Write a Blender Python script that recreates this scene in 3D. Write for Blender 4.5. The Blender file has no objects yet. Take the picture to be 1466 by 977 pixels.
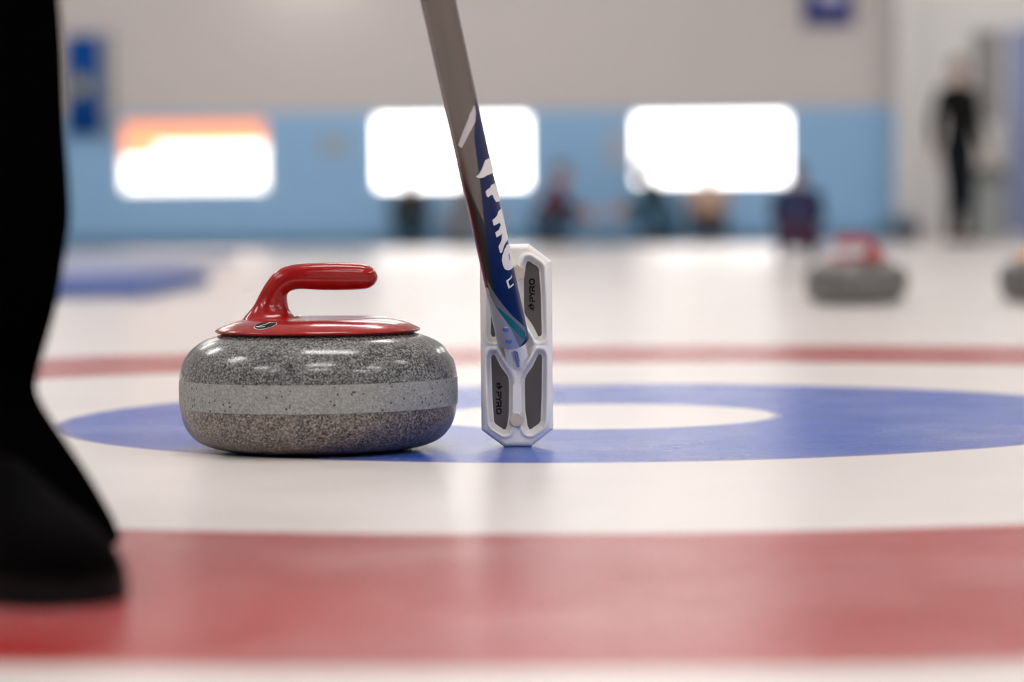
import bpy, bmesh, math, random
import numpy as np
from mathutils import Vector, Matrix

random.seed(7)
PI = math.pi
C = bpy.context.scene.collection
sc = bpy.context.scene

# ------------------------------------------------------------------ camera
F_PX = 3900.0
CAM_Z = 0.227
pitch = math.atan((488.5 - 322.0) / F_PX)
R_CAM = (Matrix.Rotation(PI / 2 - pitch, 3, 'X') @ Matrix.Rotation(math.radians(-0.6), 3, 'Z'))
CAM = Vector((0, 0, CAM_Z))
cd = bpy.data.cameras.new('camera')
cam = bpy.data.objects.new('camera', cd)
C.objects.link(cam)
cam.matrix_world = Matrix.Translation(CAM) @ R_CAM.to_4x4()
cd.sensor_width = 36.0
cd.lens = F_PX / 1466 * 36.0
cd.clip_start = 0.05
cd.clip_end = 200
cd.dof.use_dof = True
cd.dof.focus_distance = 2.72
cd.dof.aperture_fstop = 2.9
sc.camera = cam


def ray(px, py):
    return R_CAM @ Vector(((px - 733.0) / F_PX, -(py - 488.5) / F_PX, -1.0))


def at(px, py, Y):
    """point on the plane y = Y seen at photo pixel px, py"""
    d = ray(px, py)
    return CAM + d * (Y / d.y)


# ------------------------------------------------------------------ materials
def mat(name, col=(0.5, 0.5, 0.5), rough=0.5, metal=0.0, emit=None, estr=0.0, coat=0.0, spec=0.5):
    m = bpy.data.materials.new(name)
    m.use_nodes = True
    b = m.node_tree.nodes['Principled BSDF']
    b.inputs['Base Color'].default_value = (*col, 1)
    b.inputs['Roughness'].default_value = rough
    b.inputs['Metallic'].default_value = metal
    b.inputs['Coat Weight'].default_value = coat
    b.inputs['Coat Roughness'].default_value = 0.06
    b.inputs['Specular IOR Level'].default_value = spec
    if emit:
        b.inputs['Emission Color'].default_value = (*emit, 1)
        b.inputs['Emission Strength'].default_value = estr
    return m


def N(m, t, **kw):
    n = m.node_tree.nodes.new(t)
    for k, v in kw.items():
        setattr(n, k, v)
    return n


def L(m, a, b):
    m.node_tree.links.new(a, b)


def ramp(m, fac, stops, interp='LINEAR'):
    r = N(m, 'ShaderNodeValToRGB')
    r.color_ramp.interpolation = interp
    e = r.color_ramp.elements
    while len(e) < len(stops):
        e.new(0.5)
    for el, (p, c) in zip(e, stops):
        el.position = p
        el.color = (*c, 1) if len(c) == 3 else c
    L(m, fac, r.inputs[0])
    return r.outputs[0]


def mix(m, fac, a, b, bt='MIX'):
    n = N(m, 'ShaderNodeMix', data_type='RGBA', blend_type=bt)
    for s, v in ((n.inputs[0], fac), (n.inputs[6], a), (n.inputs[7], b)):
        if hasattr(v, 'is_linked') or hasattr(v, 'links'):
            L(m, v, s)
        elif isinstance(v, (int, float)):
            s.default_value = v
        else:
            s.default_value = (*v, 1)
    return n.outputs[2]


def noise(m, vec, scale, detail=2, rough=0.5):
    n = N(m, 'ShaderNodeTexNoise')
    n.inputs['Scale'].default_value = scale
    n.inputs['Detail'].default_value = detail
    n.inputs['Roughness'].default_value = rough
    L(m, vec, n.inputs['Vector'])
    return n.outputs['Fac']


def objco(m):
    return N(m, 'ShaderNodeTexCoord').outputs['Object']


def bump(m, h, strength, dist, target=None):
    n = N(m, 'ShaderNodeBump')
    n.inputs['Strength'].default_value = strength
    n.inputs['Distance'].default_value = dist
    L(m, h, n.inputs['Height'])
    L(m, n.outputs[0], (target or m.node_tree.nodes['Principled BSDF']).inputs['Normal'])


def bsdf(m):
    return m.node_tree.nodes['Principled BSDF']


def speckled(name, lo, hi, rough, scale=420, pits=False, coat=0.0):
    m = mat(name, lo, rough, coat=coat)
    co = objco(m)
    v = N(m, 'ShaderNodeTexVoronoi')
    v.inputs['Scale'].default_value = scale
    L(m, co, v.inputs['Vector'])
    sep = N(m, 'ShaderNodeSeparateColor')
    L(m, v.outputs['Color'], sep.inputs[0])
    mid = tuple((a + b) / 2 for a, b in zip(lo, hi))
    c1 = ramp(m, sep.outputs[0], [(0.0, tuple(x * 0.35 for x in lo)), (0.3, lo), (0.6, mid), (0.85, hi), (1.0, tuple(min(1, x * 1.35) for x in hi))])
    n1 = noise(m, co, scale * 0.9, 4, 0.65)
    c2 = ramp(m, n1, [(0.40, tuple(x * 0.35 for x in lo)), (0.5, lo), (0.56, mid), (0.66, tuple(min(1, x * 1.3) for x in hi))])
    c = mix(m, 0.45, c1, c2)
    n2 = noise(m, co, 60, 3, 0.6)
    c = mix(m, ramp(m, n2, [(0.45, (0, 0, 0)), (0.75, (0.22, 0.22, 0.22))]), c, tuple(min(1, x * 1.3) for x in hi))
    if pits:
        c = mix(m, 0.5, c, mid)
        w = N(m, 'ShaderNodeTexVoronoi')
        w.inputs['Scale'].default_value = 230
        L(m, co, w.inputs['Vector'])
        ws = N(m, 'ShaderNodeSeparateColor')
        L(m, w.outputs['Color'], ws.inputs[0])
        near = ramp(m, w.outputs['Distance'], [(0.20, (1, 1, 1)), (0.34, (0, 0, 0))])
        pick = ramp(m, ws.outputs[1], [(0.66, (0, 0, 0)), (0.70, (1, 1, 1))])
        f = mix(m, 1.0, near, pick, 'MULTIPLY')
        c = mix(m, f, c, (0.07, 0.045, 0.04))
    L(m, c, bsdf(m).inputs['Base Color'])
    return m


M_granite = speckled('granite', (0.036, 0.040, 0.045), (0.31, 0.32, 0.32), 0.22, 600, coat=0.35)
bsdf(M_granite).inputs['Coat Roughness'].default_value = 0.12
M_granite_under = speckled('granite_bounce_tint', (0.052, 0.045, 0.041), (0.36, 0.31, 0.28), 0.30, 560)  # lower granite, warm tint put in for light bounced off the ice
M_band = speckled('granite_band', (0.20, 0.21, 0.21), (0.44, 0.45, 0.44), 0.6, 560, pits=True)
M_granite_far = mat('granite_far', (0.13, 0.13, 0.13), 0.15, coat=0.4)


def red_plastic(name, col):
    m = mat(name, col, 0.22, coat=0.35, spec=0.35)
    co = objco(m)
    n = noise(m, co, 90, 5, 0.7)
    c = mix(m, ramp(m, n, [(0.45, (0, 0, 0)), (0.75, (0.35, 0.35, 0.35))]), col, tuple(min(1, x * 1.4 + 0.015) for x in col))
    L(m, c, bsdf(m).inputs['Base Color'])
    n2 = noise(m, co, 300, 4, 0.7)
    L(m, ramp(m, n2, [(0.4, (0.14,) * 3), (0.7, (0.26,) * 3)]), bsdf(m).inputs['Roughness'])
    return m


M_red = red_plastic('red_handle', (0.34, 0.005, 0.006))
M_orange = red_plastic('orange_handle', (0.85, 0.36, 0.05))
M_black = mat('black_rubber', (0.01, 0.01, 0.012), 0.5)
M_inkblack = mat('black_print', (0.004, 0.004, 0.005), 0.7, spec=0.15)
M_white_print = mat('white_print', (0.85, 0.85, 0.85), 0.3)
M_white_plastic = mat('white_plastic', (0.90, 0.90, 0.90), 0.28, coat=0.2)
M_cream = mat('cream_plastic', (0.60, 0.54, 0.47), 0.45)
bco = objco(M_cream)
bump(M_cream, noise(M_cream, bco, 500, 2), 0.5, 0.0006)
M_grey_pad = mat('grey_inset', (0.105, 0.095, 0.095), 0.6, spec=0.3)
gco = objco(M_grey_pad)
bump(M_grey_pad, noise(M_grey_pad, gco, 900, 2), 0.25, 0.0004)
M_steel = mat('steel', (0.62, 0.62, 0.64), 0.22, 1.0)
M_pad = mat('brush_fabric', (0.10, 0.12, 0.25), 0.9)
# shaft
M_pewter = mat('pewter_lacquer', (0.165, 0.145, 0.135), 0.27, 0.65)
M_shaftblue = mat('blue_lacquer', (0.001, 0.014, 0.085), 0.3, 0.0, coat=0.05, spec=0.3)
M_shaftdark = mat('dark_blue_lacquer', (0.002, 0.008, 0.06), 0.22, 0.1, coat=0.5)
M_shaftblack = mat('black_lacquer', (0.012, 0.010, 0.010), 0.3, 0.1, coat=0.2)
M_shaftsilver = mat('silver_lacquer', (0.58, 0.57, 0.60), 0.28, 0.5)
M_shaftgrey = mat('grey_lacquer', (0.24, 0.26, 0.27), 0.3, 0.4)
M_shaftteal = mat('teal_lacquer', (0.01, 0.17, 0.17), 0.25, 0.1, coat=0.5)
M_shaftmag = mat('maroon_lacquer', (0.22, 0.01, 0.05), 0.28, 0.1, coat=0.5)
# cloth & people
M_clothblack = mat('black_cloth', (0.0012, 0.0011, 0.0012), 1.0, spec=0.0)
M_shoeblack = mat('black_shoe', (0.0014, 0.0012, 0.0014), 0.9, spec=0.02)
M_sole = mat('grey_sole', (0.006, 0.006, 0.006), 0.7, spec=0.1)
M_skin = mat('skin', (0.55, 0.32, 0.24), 0.5)
M_hair = mat('brown_hair', (0.10, 0.06, 0.045), 0.6)
M_eye = mat('eye', (0.03, 0.02, 0.02), 0.2)
M_lip = mat('lip', (0.40, 0.14, 0.12), 0.5)


def cloth(name, c):
    return mat(name, c, 0.85, spec=0.2)


# setting
RING_C = None
d_ = ray(855, 598.3)
RING_C = CAM + d_ * (3.215 / d_.y)
RING_C.z = 0.0


def make_ice():
    m = mat('ice', (0.8, 0.8, 0.8), 0.16)
    b = bsdf(m)
    co = objco(m)
    sub = N(m, 'ShaderNodeVectorMath', operation='SUBTRACT')
    L(m, co, sub.inputs[0])
    sub.inputs[1].default_value = (RING_C.x, RING_C.y, 0)
    ln = N(m, 'ShaderNodeVectorMath', operation='LENGTH')
    L(m, sub.outputs[0], ln.inputs[0])
    div = N(m, 'ShaderNodeMath', operation='DIVIDE')
    L(m, ln.outputs['Value'], div.inputs[0])
    div.inputs[1].default_value = 4.0
    white = (0.80, 0.755, 0.73)
    blue = (0.008, 0.082, 0.47)
    red = (0.40, 0.022, 0.022)
    line = (0.40, 0.10, 0.09)
    e = 0.0012
    c = ramp(m, div.outputs[0], [
        (0.0, white), (RB - e / 4, white), (RB, blue), (R1 - e, blue), (R1, line), (R1 + 0.0012, white),
        (R2 - e / 4, white), (R2, red), (R3, red), (R3 + e, white), (1.0, white)])
    # faint cloudiness and grain frozen into the painted ice
    n = noise(m, co, 5, 5, 0.6)
    c = mix(m, ramp(m, n, [(0.42, (0, 0, 0)), (0.75, (0.22, 0.22, 0.22))]), c, (0.72, 0.70, 0.70))
    n3 = noise(m, co, 160, 3, 0.7)
    c = mix(m, ramp(m, n3, [(0.55, (0, 0, 0)), (0.75, (0.25, 0.25, 0.25))]), c, (0.75, 0.76, 0.80))
    L(m, c, b.inputs['Base Color'])
    b.inputs['IOR'].default_value = 1.31
    n4 = noise(m, co, 3.0, 3, 0.6)
    L(m, ramp(m, n4, [(0.35, (0.225,) * 3), (0.7, (0.265,) * 3)]), b.inputs['Roughness'])
    pe = noise(m, co, 330, 3, 0.6)
    bump(m, pe, 0.8, 0.0007)
    return m


RB = 0.215 / 4.0
R1 = 0.629 / 4.0
R2 = 1.22 / 4.0
R3 = 1.83 / 4.0
M_ice = make_ice()
M_wall_white = mat('wall_cream', (0.58, 0.545, 0.535), 0.8)
M_wall_blue = mat('wall_blue', (0.26, 0.48, 0.75), 0.6)
M_wall_pale = mat('wall_pale', (0.82, 0.82, 0.82), 0.7)
for m_ in (M_wall_white, M_wall_blue, M_wall_pale):
    bump(m_, noise(m_, objco(m_), 3, 4), 0.1, 0.02)
M_base = mat('baseboard_blue', (0.10, 0.22, 0.36), 0.5)
M_ceiling = mat('ceiling_paint', (0.7, 0.7, 0.69), 0.8)
M_frame = mat('window_frame_white', (0.7, 0.7, 0.68), 0.5)


# ------------------------------------------------------------------ mesh helpers
def link(name, me, mt=None, parent=None, smooth=True, sharp=None):
    o = bpy.data.objects.new(name, me)
    C.objects.link(o)
    if mt is not None:
        for q in (mt if isinstance(mt, (list, tuple)) else [mt]):
            me.materials.append(q)
    if smooth:
        me.polygons.foreach_set('use_smooth', [True] * len(me.polygons))
    if sharp:
        me.set_sharp_from_angle(angle=math.radians(sharp))
    if parent:
        o.parent = parent
    me.update()
    return o


def pyd(name, vs, fs, mt=None, parent=None, smooth=True, sharp=None):
    me = bpy.data.meshes.new(name)
    me.from_pydata([tuple(v) for v in vs], [], fs)
    bm = bmesh.new()
    bm.from_mesh(me)
    bmesh.ops.recalc_face_normals(bm, faces=bm.faces)
    bm.to_mesh(me)
    bm.free()
    return link(name, me, mt, parent, smooth, sharp)


def tag(o, label=None, cat=None, group=None, kind=None):
    if label: o['label'] = label
    if cat: o['category'] = cat
    if group: o['group'] = group
    if kind: o['kind'] = kind
    return o


def empty(name, loc=(0, 0, 0), rz=0.0):
    o = bpy.data.objects.new(name, None)
    C.objects.link(o)
    o.location = loc
    o.rotation_euler = (0, 0, rz)
    o.empty_display_size = 0.1
    return o


def box(name, lo, hi, mt, parent=None, bev=0.0):
    bm = bmesh.new()
    bmesh.ops.create_cube(bm, size=1.0)
    s = [hi[i] - lo[i] for i in range(3)]
    c = [(hi[i] + lo[i]) / 2 for i in range(3)]
    for v in bm.verts:
        v.co = Vector((v.co.x * s[0] + c[0], v.co.y * s[1] + c[1], v.co.z * s[2] + c[2]))
    if bev:
        bmesh.ops.bevel(bm, geom=bm.edges[:], offset=bev, segments=3, affect='EDGES', profile=0.6)
    me = bpy.data.meshes.new(name)
    bm.to_mesh(me)
    bm.free()
    return link(name, me, mt, parent, smooth=bool(bev), sharp=40 if bev else None)


def lathe_data(prof, seg=128, closed_top=True, closed_bot=True):
    vs, fs = [], []
    n = len(prof)
    for r, z in prof:
        for k in range(seg):
            a = 2 * PI * k / seg
            vs.append((r * math.cos(a), r * math.sin(a), z))
    for i in range(n - 1):
        for k in range(seg):
            k2 = (k + 1) % seg
            fs.append((i * seg + k, i * seg + k2, (i + 1) * seg + k2, (i + 1) * seg + k))
    if closed_bot: fs.append(tuple(range(seg - 1, -1, -1)))
    if closed_top: fs.append(tuple((n - 1) * seg + k for k in range(seg)))
    return vs, fs


def catmull(pts, sub=6):
    out = []
    P = [np.array(p, float) for p in pts]
    for i in range(len(P) - 1):
        p0 = P[max(i - 1, 0)]; p1 = P[i]; p2 = P[i + 1]; p3 = P[min(i + 2, len(P) - 1)]
        for k in range(sub):
            t = k / sub
            out.append(0.5 * ((2 * p1) + (-p0 + p2) * t + (2 * p0 - 5 * p1 + 4 * p2 - p3) * t * t + (-p0 + 3 * p1 - 3 * p2 + p3) * t ** 3))
    out.append(P[-1])
    return out


def tube(name, pts, rad, mt, parent=None, seg=20, cap=True):
    pts = [Vector(p) for p in pts]
    if not isinstance(rad, (list, tuple)): rad = [rad] * len(pts)
    vs, fs = [], []
    up = Vector((0.13, 0.9, 0.2)).normalized()
    for i, p in enumerate(pts):
        t = (pts[min(i + 1, len(pts) - 1)] - pts[max(i - 1, 0)]).normalized()
        a = t.cross(up).normalized()
        b = t.cross(a).normalized()
        for k in range(seg):
            an = 2 * PI * k / seg
            vs.append(p + (a * math.cos(an) + b * math.sin(an)) * rad[i])
    for i in range(len(pts) - 1):
        for k in range(seg):
            k2 = (k + 1) % seg
            fs.append((i * seg + k, i * seg + k2, (i + 1) * seg + k2, (i + 1) * seg + k))
    if cap:
        fs.append(tuple(range(seg)))
        fs.append(tuple((len(pts) - 1) * seg + k for k in range(seg)))
    return pyd(name, vs, fs, mt, parent, True, 50)


def text_mesh(s, size, offset=0.0, spacing=1.0):
    cu = bpy.data.curves.new('t', 'FONT')
    cu.body = s
    cu.size = size
    cu.align_x = 'CENTER'
    cu.align_y = 'CENTER'
    cu.offset = offset
    cu.space_character = spacing
    cu.resolution_u = 4
    o = bpy.data.objects.new('t', cu)
    C.objects.link(o)
    bpy.context.view_layer.update()
    dg = bpy.context.evaluated_depsgraph_get()
    me = bpy.data.meshes.new_from_object(o.evaluated_get(dg))
    bpy.data.objects.remove(o)
    vs = [v.co.copy() for v in me.vertices]
    fs = [tuple(p.vertices) for p in me.polygons]
    bpy.data.meshes.remove(me)
    return vs, fs


# ------------------------------------------------------------------ room
def S(o):
    o['kind'] = 'structure'
    return o


XL, XR, Y0, Y1, ZC = -9.0, 10.0, -6.0, 29.5, 4.9
floor = S(box('floor', (XL, Y0, -0.05), (XR, Y1 + 0.2, 0.0), M_ice))
XC = at(1287, 300, Y1).x       # where the blue wall stops
wb = S(empty('wall_back', (0, Y1, 0)))
ZB = at(700, 158, Y1).z
# upper cream part, lower blue part with three window openings
wins = []
for (x0, y0, x1, y1) in ((170, 172, 384, 274), (534, 165, 760, 270), (906, 162, 1132, 264)):
    a = at(x0, y0, Y1); b = at(x1, y1, Y1)
    wins.append((a.x, b.x, b.z, a.z))
zt = max(w[3] for w in wins)
ZB = max(ZB, zt)
box('upper_panel', (XL, 0, ZB), (XC, 0.2, ZC), M_wall_white, wb)
xs = [XL] + [v for w in wins for v in w[:2]] + [XC]
for i in range(0, len(xs), 2):
    box('blue_panel', (xs[i], 0, 0), (xs[i + 1], 0.2, ZB), M_wall_blue, wb)
for w in wins:
    box('blue_panel', (w[0], 0, 0), (w[1], 0.2, w[2]), M_wall_blue, wb)
    if ZB - w[3] > 0.002:
        box('blue_panel', (w[0], 0, w[3]), (w[1], 0.2, ZB), M_wall_blue, wb)
S(box('baseboard_back', (XL, Y1 - 0.05, 0.0), (XC, Y1, 0.13), M_base))

M_glow = mat('lit_room', (0.9, 0.9, 0.9), 0.6, emit=(1.0, 0.95, 0.90), estr=4.6)
M_glow_soft = mat('lit_room_soft', (0.9, 0.9, 0.9), 0.6, emit=(1.0, 0.93, 0.86), estr=2.6)
M_glow_or = mat('lit_orange_sign', (0.9, 0.4, 0.2), 0.6, emit=(1.0, 0.36, 0.18), estr=1.0)
M_glass = mat('clear_glass', (1, 1, 1), 0.02)
bsdf(M_glass).inputs['Transmission Weight'].default_value = 1.0
bsdf(M_glass).inputs['IOR'].default_value = 1.01
for i, w in enumerate(wins):
    wo = S(empty('window_%d' % (i + 1), (w[0], Y1, w[2])))
    W = w[1] - w[0]; H = w[3] - w[2]
    t = 0.03
    fr = empty('window_frame'); fr.parent = wo
    bpy.data.objects.remove(fr)
    vs, fs = [], []
    for (x0, z0, x1, z1) in ((0, 0, t, H), (W - t, 0, W, H), (t, 0, W - t, t), (t, H - t, W - t, H)):
        k = len(vs)
        for yy in (0.02, 0.12):
            vs += [(x0, yy, z0), (x1, yy, z0), (x1, yy, z1), (x0, yy, z1)]
        fs += [(k, k + 1, k + 2, k + 3), (k + 7, k + 6, k + 5, k + 4), (k, k + 4, k + 5, k + 1), (k + 1, k + 5, k + 6, k + 2), (k + 2, k + 6, k + 7, k + 3), (k + 3, k + 7, k + 4, k)]
    pyd('window_frame', vs, fs, M_frame, wo, False)
    box('lit_backdrop', (0, 0.19, 0), (W, 0.2, H), M_glow_soft if i == 0 else M_glow, wo)
    if i == 0:
        box('orange_valance', (0.0, 0.14, H * 0.66), (W, 0.18, H), M_glow_or, wo)
        box('orange_valance', (0.0, 0.14, H * 0.48), (W * 0.24, 0.18, H * 0.655), M_glow_or, wo)

# right end: pale wall, corner post, doorway
S(box('wall_right', (XR, Y0, 0), (XR + 0.2, Y1 + 0.2, ZC), M_wall_pale))
S(box('wall_left', (XL - 0.2, Y0, 0), (XL, Y1 + 0.2, ZC), M_wall_white))
S(box('wall_front', (XL, Y0 - 0.2, 0), (XR, Y0, ZC), M_wall_white))
pw = S(empty('wall_corner', (0, Y1, 0)))
pw.name = 'wall_pale'
dx0 = at(1392, 200, Y1).x; dx1 = at(1437, 200, Y1).x; dz = at(1400, 45, Y1).z
box('pale_panel', (XC, 0, 0), (dx0, 0.2, ZC), M_wall_pale, pw)
box('pale_panel', (dx1, 0, 0), (XR, 0.2, ZC), M_wall_pale, pw)
box('pale_panel', (dx0, 0, dz), (dx1, 0.2, ZC), M_wall_pale, pw)
M_post = mat('post_paint', (0.72, 0.72, 0.72), 0.6)
x0 = at(1287, 200, Y1 - 0.4).x; x1 = at(1306, 200, Y1 - 0.4).x
S(box('trim_1', (x0, Y1 - 0.42, 0), (x1, Y1 - 0.002, ZC), M_post))
M_door = mat('door_grey', (0.36, 0.35, 0.35), 0.6)
d1 = S(empty('door_1', ((dx0 + dx1) / 2, Y1, 0)))
hw = (dx1 - dx0) / 2
box('door_leaf', (-hw, 0.10, 0), (hw, 0.15, dz), M_door, d1)
box('door_panel', (-hw + 0.04, 0.085, 0.15), (hw - 0.04, 0.0999, 1.0), mat('door_kick', (0.62, 0.64, 0.60), 0.5), d1)
tube('door_handle', [(-hw + 0.05, 0.04, 1.05), (-hw + 0.05, 0.04, 1.25)], 0.012, M_steel, d1)
S(box('ceiling', (XL, Y0, ZC), (XR, Y1 + 0.2, ZC + 0.2), M_ceiling))

# ceiling lights
M_tube = mat('lamp_white', (0.9, 0.9, 0.9), 0.5, emit=(1.0, 0.96, 0.93), estr=11.5)
M_house = mat('lamp_housing', (0.75, 0.75, 0.75), 0.5)
first = None
LW, LL = 1.0, 1.9
spots = [(x, y) for y in (-3.6, -0.9, 3.2, 8.5, 14.5, 20.5, 26.4) for x in (-4.8, 0.2, 5.4)]
for (x, y) in spots:
    if first is None:
        t = empty('ceiling_light', (x, y, ZC))
        box('housing', (-LL / 2, -LW / 2, -0.10), (LL / 2, LW / 2, 0), M_house, t, 0.01)
        box('diffuser', (-LL / 2 + 0.03, -LW / 2 + 0.03, -0.125), (LL / 2 - 0.03, LW / 2 - 0.03, -0.099), M_tube, t, 0.005)
        first = t
    else:
        t = first.copy(); C.objects.link(t); t.location = (x, y, ZC)
        for ch in list(first.children):
            c = ch.copy(); C.objects.link(c); c.parent = t
    tag(t, 'white box light with glowing diffuser on the rink ceiling', 'light', 'ceiling lights over the ice')


# ------------------------------------------------------------------ curling stone
def zprof():
    body_up = catmull([(0.1414, 0.0735), (0.1402, 0.0830), (0.1368, 0.0925), (0.1300, 0.1022), (0.1200, 0.1100), (0.1095, 0.1150), (0.1000, 0.1180), (0.090, 0.1192), (0.060, 0.1198)], 5)
    body_lo = catmull([(0.1408, 0.0450), (0.1392, 0.0340), (0.1352, 0.0230), (0.1270, 0.0125), (0.1160, 0.0062), (0.1020, 0.0024), (0.0850, 0.0006), (0.0660, 0.0000), (0.0600, 0.0004), (0.0520, 0.0040), (0.03, 0.006)], 5)
    return body_up, body_lo


CUP = [(0.0930, 0.1188), (0.1000, 0.1192), (0.1038, 0.1205), (0.1046, 0.1218), (0.1030, 0.1235), (0.0980, 0.1262), (0.0900, 0.1295), (0.0800, 0.1322), (0.0680, 0.1340), (0.0500, 0.1345), (0.0200, 0.1345)]
CUPF = catmull(CUP, 5)


def cup_z(r):
    up = [p for p in CUPF if p[1] > 0.1218]
    up = sorted(up, key=lambda p: p[0])
    return float(np.interp(r, [p[0] for p in up], [p[1] for p in up]))


K = 0.0001556


def hx(cx, cy):
    return ((cx - 717) * K, 0.1205 + (505 - cy) * K)


SEC = [((150, 478), (660, 470), 0.046), ((205, 441), (606, 438), 0.031), ((246, 393), (562, 402), 0.0205), ((292, 340), (532, 362), 0.0155),
       ((322, 286), (519, 312), 0.0130), ((352, 230), (519, 268), 0.0122), ((396, 163), (533, 246), 0.0124), ((450, 106), (570, 231), 0.0128),
       ((520, 76), (622, 228), 0.0132), ((615, 61), (700, 233), 0.0136), ((800, 56), (800, 237), 0.0138), ((950, 61), (950, 236), 0.0136),
       ((1030, 70), (1036, 230), 0.0130), ((1078, 92), (1080, 212), 0.0105), ((1103, 122), (1104, 184), 0.0062), ((1112, 145), (1112, 160), 0.0018)]


def stone_parts(root, M_h, M_g, M_gu, M_b, far=False):
    up, lo = zprof()
    seg = 64 if far else 160
    v, f = lathe_data(lo[::-1] + [np.array((0.1408, 0.0452))] , seg, False, True)
    n = len(v)
    body = pyd('granite_body', *lathe_data([tuple(p) for p in lo[::-1]] + [(0.1404, 0.060)] + [tuple(p) for p in up], seg), None, root, True, 60)
    me = body.data
    me.materials.append(M_g); me.materials.append(M_gu)
    for p in me.polygons:
        if p.center.z < 0.0455: p.material_index = 1
    pyd('striking_band', *lathe_data([(0.1400, 0.0446), (0.1416, 0.0452), (0.1420, 0.050), (0.1421, 0.059), (0.1420, 0.068), (0.1417, 0.0732), (0.1400, 0.0738)], seg, False, False), M_b, root, True, 60)
    pyd('gasket', *lathe_data([(0.09, 0.1180), (0.0975, 0.1184), (0.0975, 0.1196), (0.09, 0.1198)], seg), M_black, root, True, 40)
    # red cup + gooseneck, one casting
    v, f = lathe_data([tuple(p) for p in CUPF], seg)
    secs = []
    for (l, r, b) in SEC:
        lx, lz = hx(*l); rx, rz = hx(*r)
        secs.append((lx, lz, rx, rz, b))
    secs = catmull(secs, 5)
    base = len(v); ns = 48
    for (lx, lz, rx, rz, b) in secs:
        cx, cz = (lx + rx) / 2, (lz + rz) / 2
        ax, az = (rx - lx) / 2, (rz - lz) / 2
        for k in range(ns):
            a = 2 * PI * k / ns
            e = 2.0 / 2.3
            ca = math.copysign(abs(math.cos(a)) ** e, math.cos(a)); sa = math.copysign(abs(math.sin(a)) ** e, math.sin(a))
            v.append((cx + ax * ca, -b * sa, cz + az * ca))
    for i in range(len(secs) - 1):
        for k in range(ns):
            k2 = (k + 1) % ns
            f.append((base + i * ns + k, base + i * ns + k2, base + (i + 1) * ns + k2, base + (i + 1) * ns + k))
    f.append(tuple(base + k for k in range(ns)))
    f.append(tuple(base + (len(secs) - 1) * ns + k for k in range(ns)))
    h = pyd('handle', v, f, M_h, root, True, 50)
    if not far:
        # oval sticker with a figure on the front of the cup
        ang0 = math.atan2(-0.0755, -0.0470)

        def on_cup(t, rho, lift):
            r = 0.0885 + rho
            a = ang0 + t / 0.0885
            return (r * math.cos(a), r * math.sin(a), cup_z(r) + lift)

        def decal(name, shape_v, shape_f, mt, lift, parent):
            return pyd(name, [on_cup(x, y, lift) for x, y in shape_v], shape_f, mt, parent, False)

        def disc(ra, rb, rings=6, n=48):
            vs = [(0, 0)]; fs = []
            for i in range(1, rings + 1):
                for k in range(n):
                    a = 2 * PI * k / n
                    vs.append((ra * i / rings * math.cos(a), rb * i / rings * math.sin(a)))
            for k in range(n):
                fs.append((0, 1 + k, 1 + (k + 1) % n))
            for i in range(rings - 1):
                for k in range(n):
                    fs.append((1 + i * n + k, 1 + i * n + (k + 1) % n, 1 + (i + 1) * n + (k + 1) % n, 1 + (i + 1) * n + k))
            return vs, fs
        v, f = disc(0.0122, 0.0105)
        st = decal('number_sticker', v, f, M_white_print, 0.0003, h)
        st['label'] = 'black oval sticker with white 7'
        v, f = disc(0.0115, 0.0098)
        decal('sticker_field', v, f, M_inkblack, 0.0005, h)
        # the figure 7 and the curved bar below it
        seven = [(-0.0055, -0.0056), (-0.0040, -0.0058), (0.0030, 0.0050), (0.0062, 0.0052), (0.0062, 0.0068), (-0.0005, 0.0066), (-0.0005, 0.0050), (0.0014, 0.0049)]
        seven = [(-x, -y) if False else (x, -y) for x, y in seven]
        sv = [(x, -y) for x, y in seven]
        decal('sticker_figure', [(x, -y) for x, y in sv] if False else [(x, y * -1) for x, y in sv], [tuple(range(len(sv)))], M_white_print, 0.0008, h)
        arc = [(-0.008 + 0.011 * k / 10, 0.0074 - 0.0024 * abs(k / 10 - 0.5)) for k in range(11)]
        av = [(x, y) for x, y in arc] + [(x, y - 0.0014) for x, y in reversed(arc)]
        decal('sticker_figure', av, [tuple(range(len(av)))], M_white_print, 0.0008, h)
        bv = []
        # glint where the neck meets the cup, modelled as a small steel bead
        for sx in (0.0,):
            px, pz = hx(596, 428)
            s_ = pyd('neck_glint', *lathe_data([(0.0042, 0), (0.0042, 0.0012), (0.0030, 0.0022), (0.0012, 0.0024)], 24), M_steel, h, True, 40)
            s_.location = (px - 0.001, -0.004, 0.1343)
    return root


stone_c = at(456.5, 560, 2.78)
st = empty('curling_stone', (stone_c.x, 2.78, 0), 0.0)
stone_parts(st, M_red, M_granite, M_granite_under, M_band)
tag(st, 'large sharp grey granite curling stone with red handle beside the upright broom head', 'curling stone')

D2 = 7.45
p = at(1226, 430, D2)
s2 = empty('curling_stone', (p.x, D2, 0), math.radians(180 - 12))
stone_parts(s2, M_red, M_granite_far, M_granite_far, M_granite_far, True)
tag(s2, 'blurred distant curling stone with red handle on the white ice at right', 'curling stone')
p = at(1503, 430, D2 + 0.05)
s3 = s2.copy(); C.objects.link(s3); s3.location = (p.x, D2 + 0.05, 0); s3.rotation_euler = (0, 0, math.radians(20))
for ch in list(s2.children):
    c = ch.copy(); C.objects.link(c); c.parent = s3
    if ch.name.startswith('handle'):
        c.data = ch.data.copy(); c.data.materials[0] = M_orange
tag(s3, 'blurred curling stone with yellow-orange handle cut by the right edge of the picture', 'curling stone')

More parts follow.
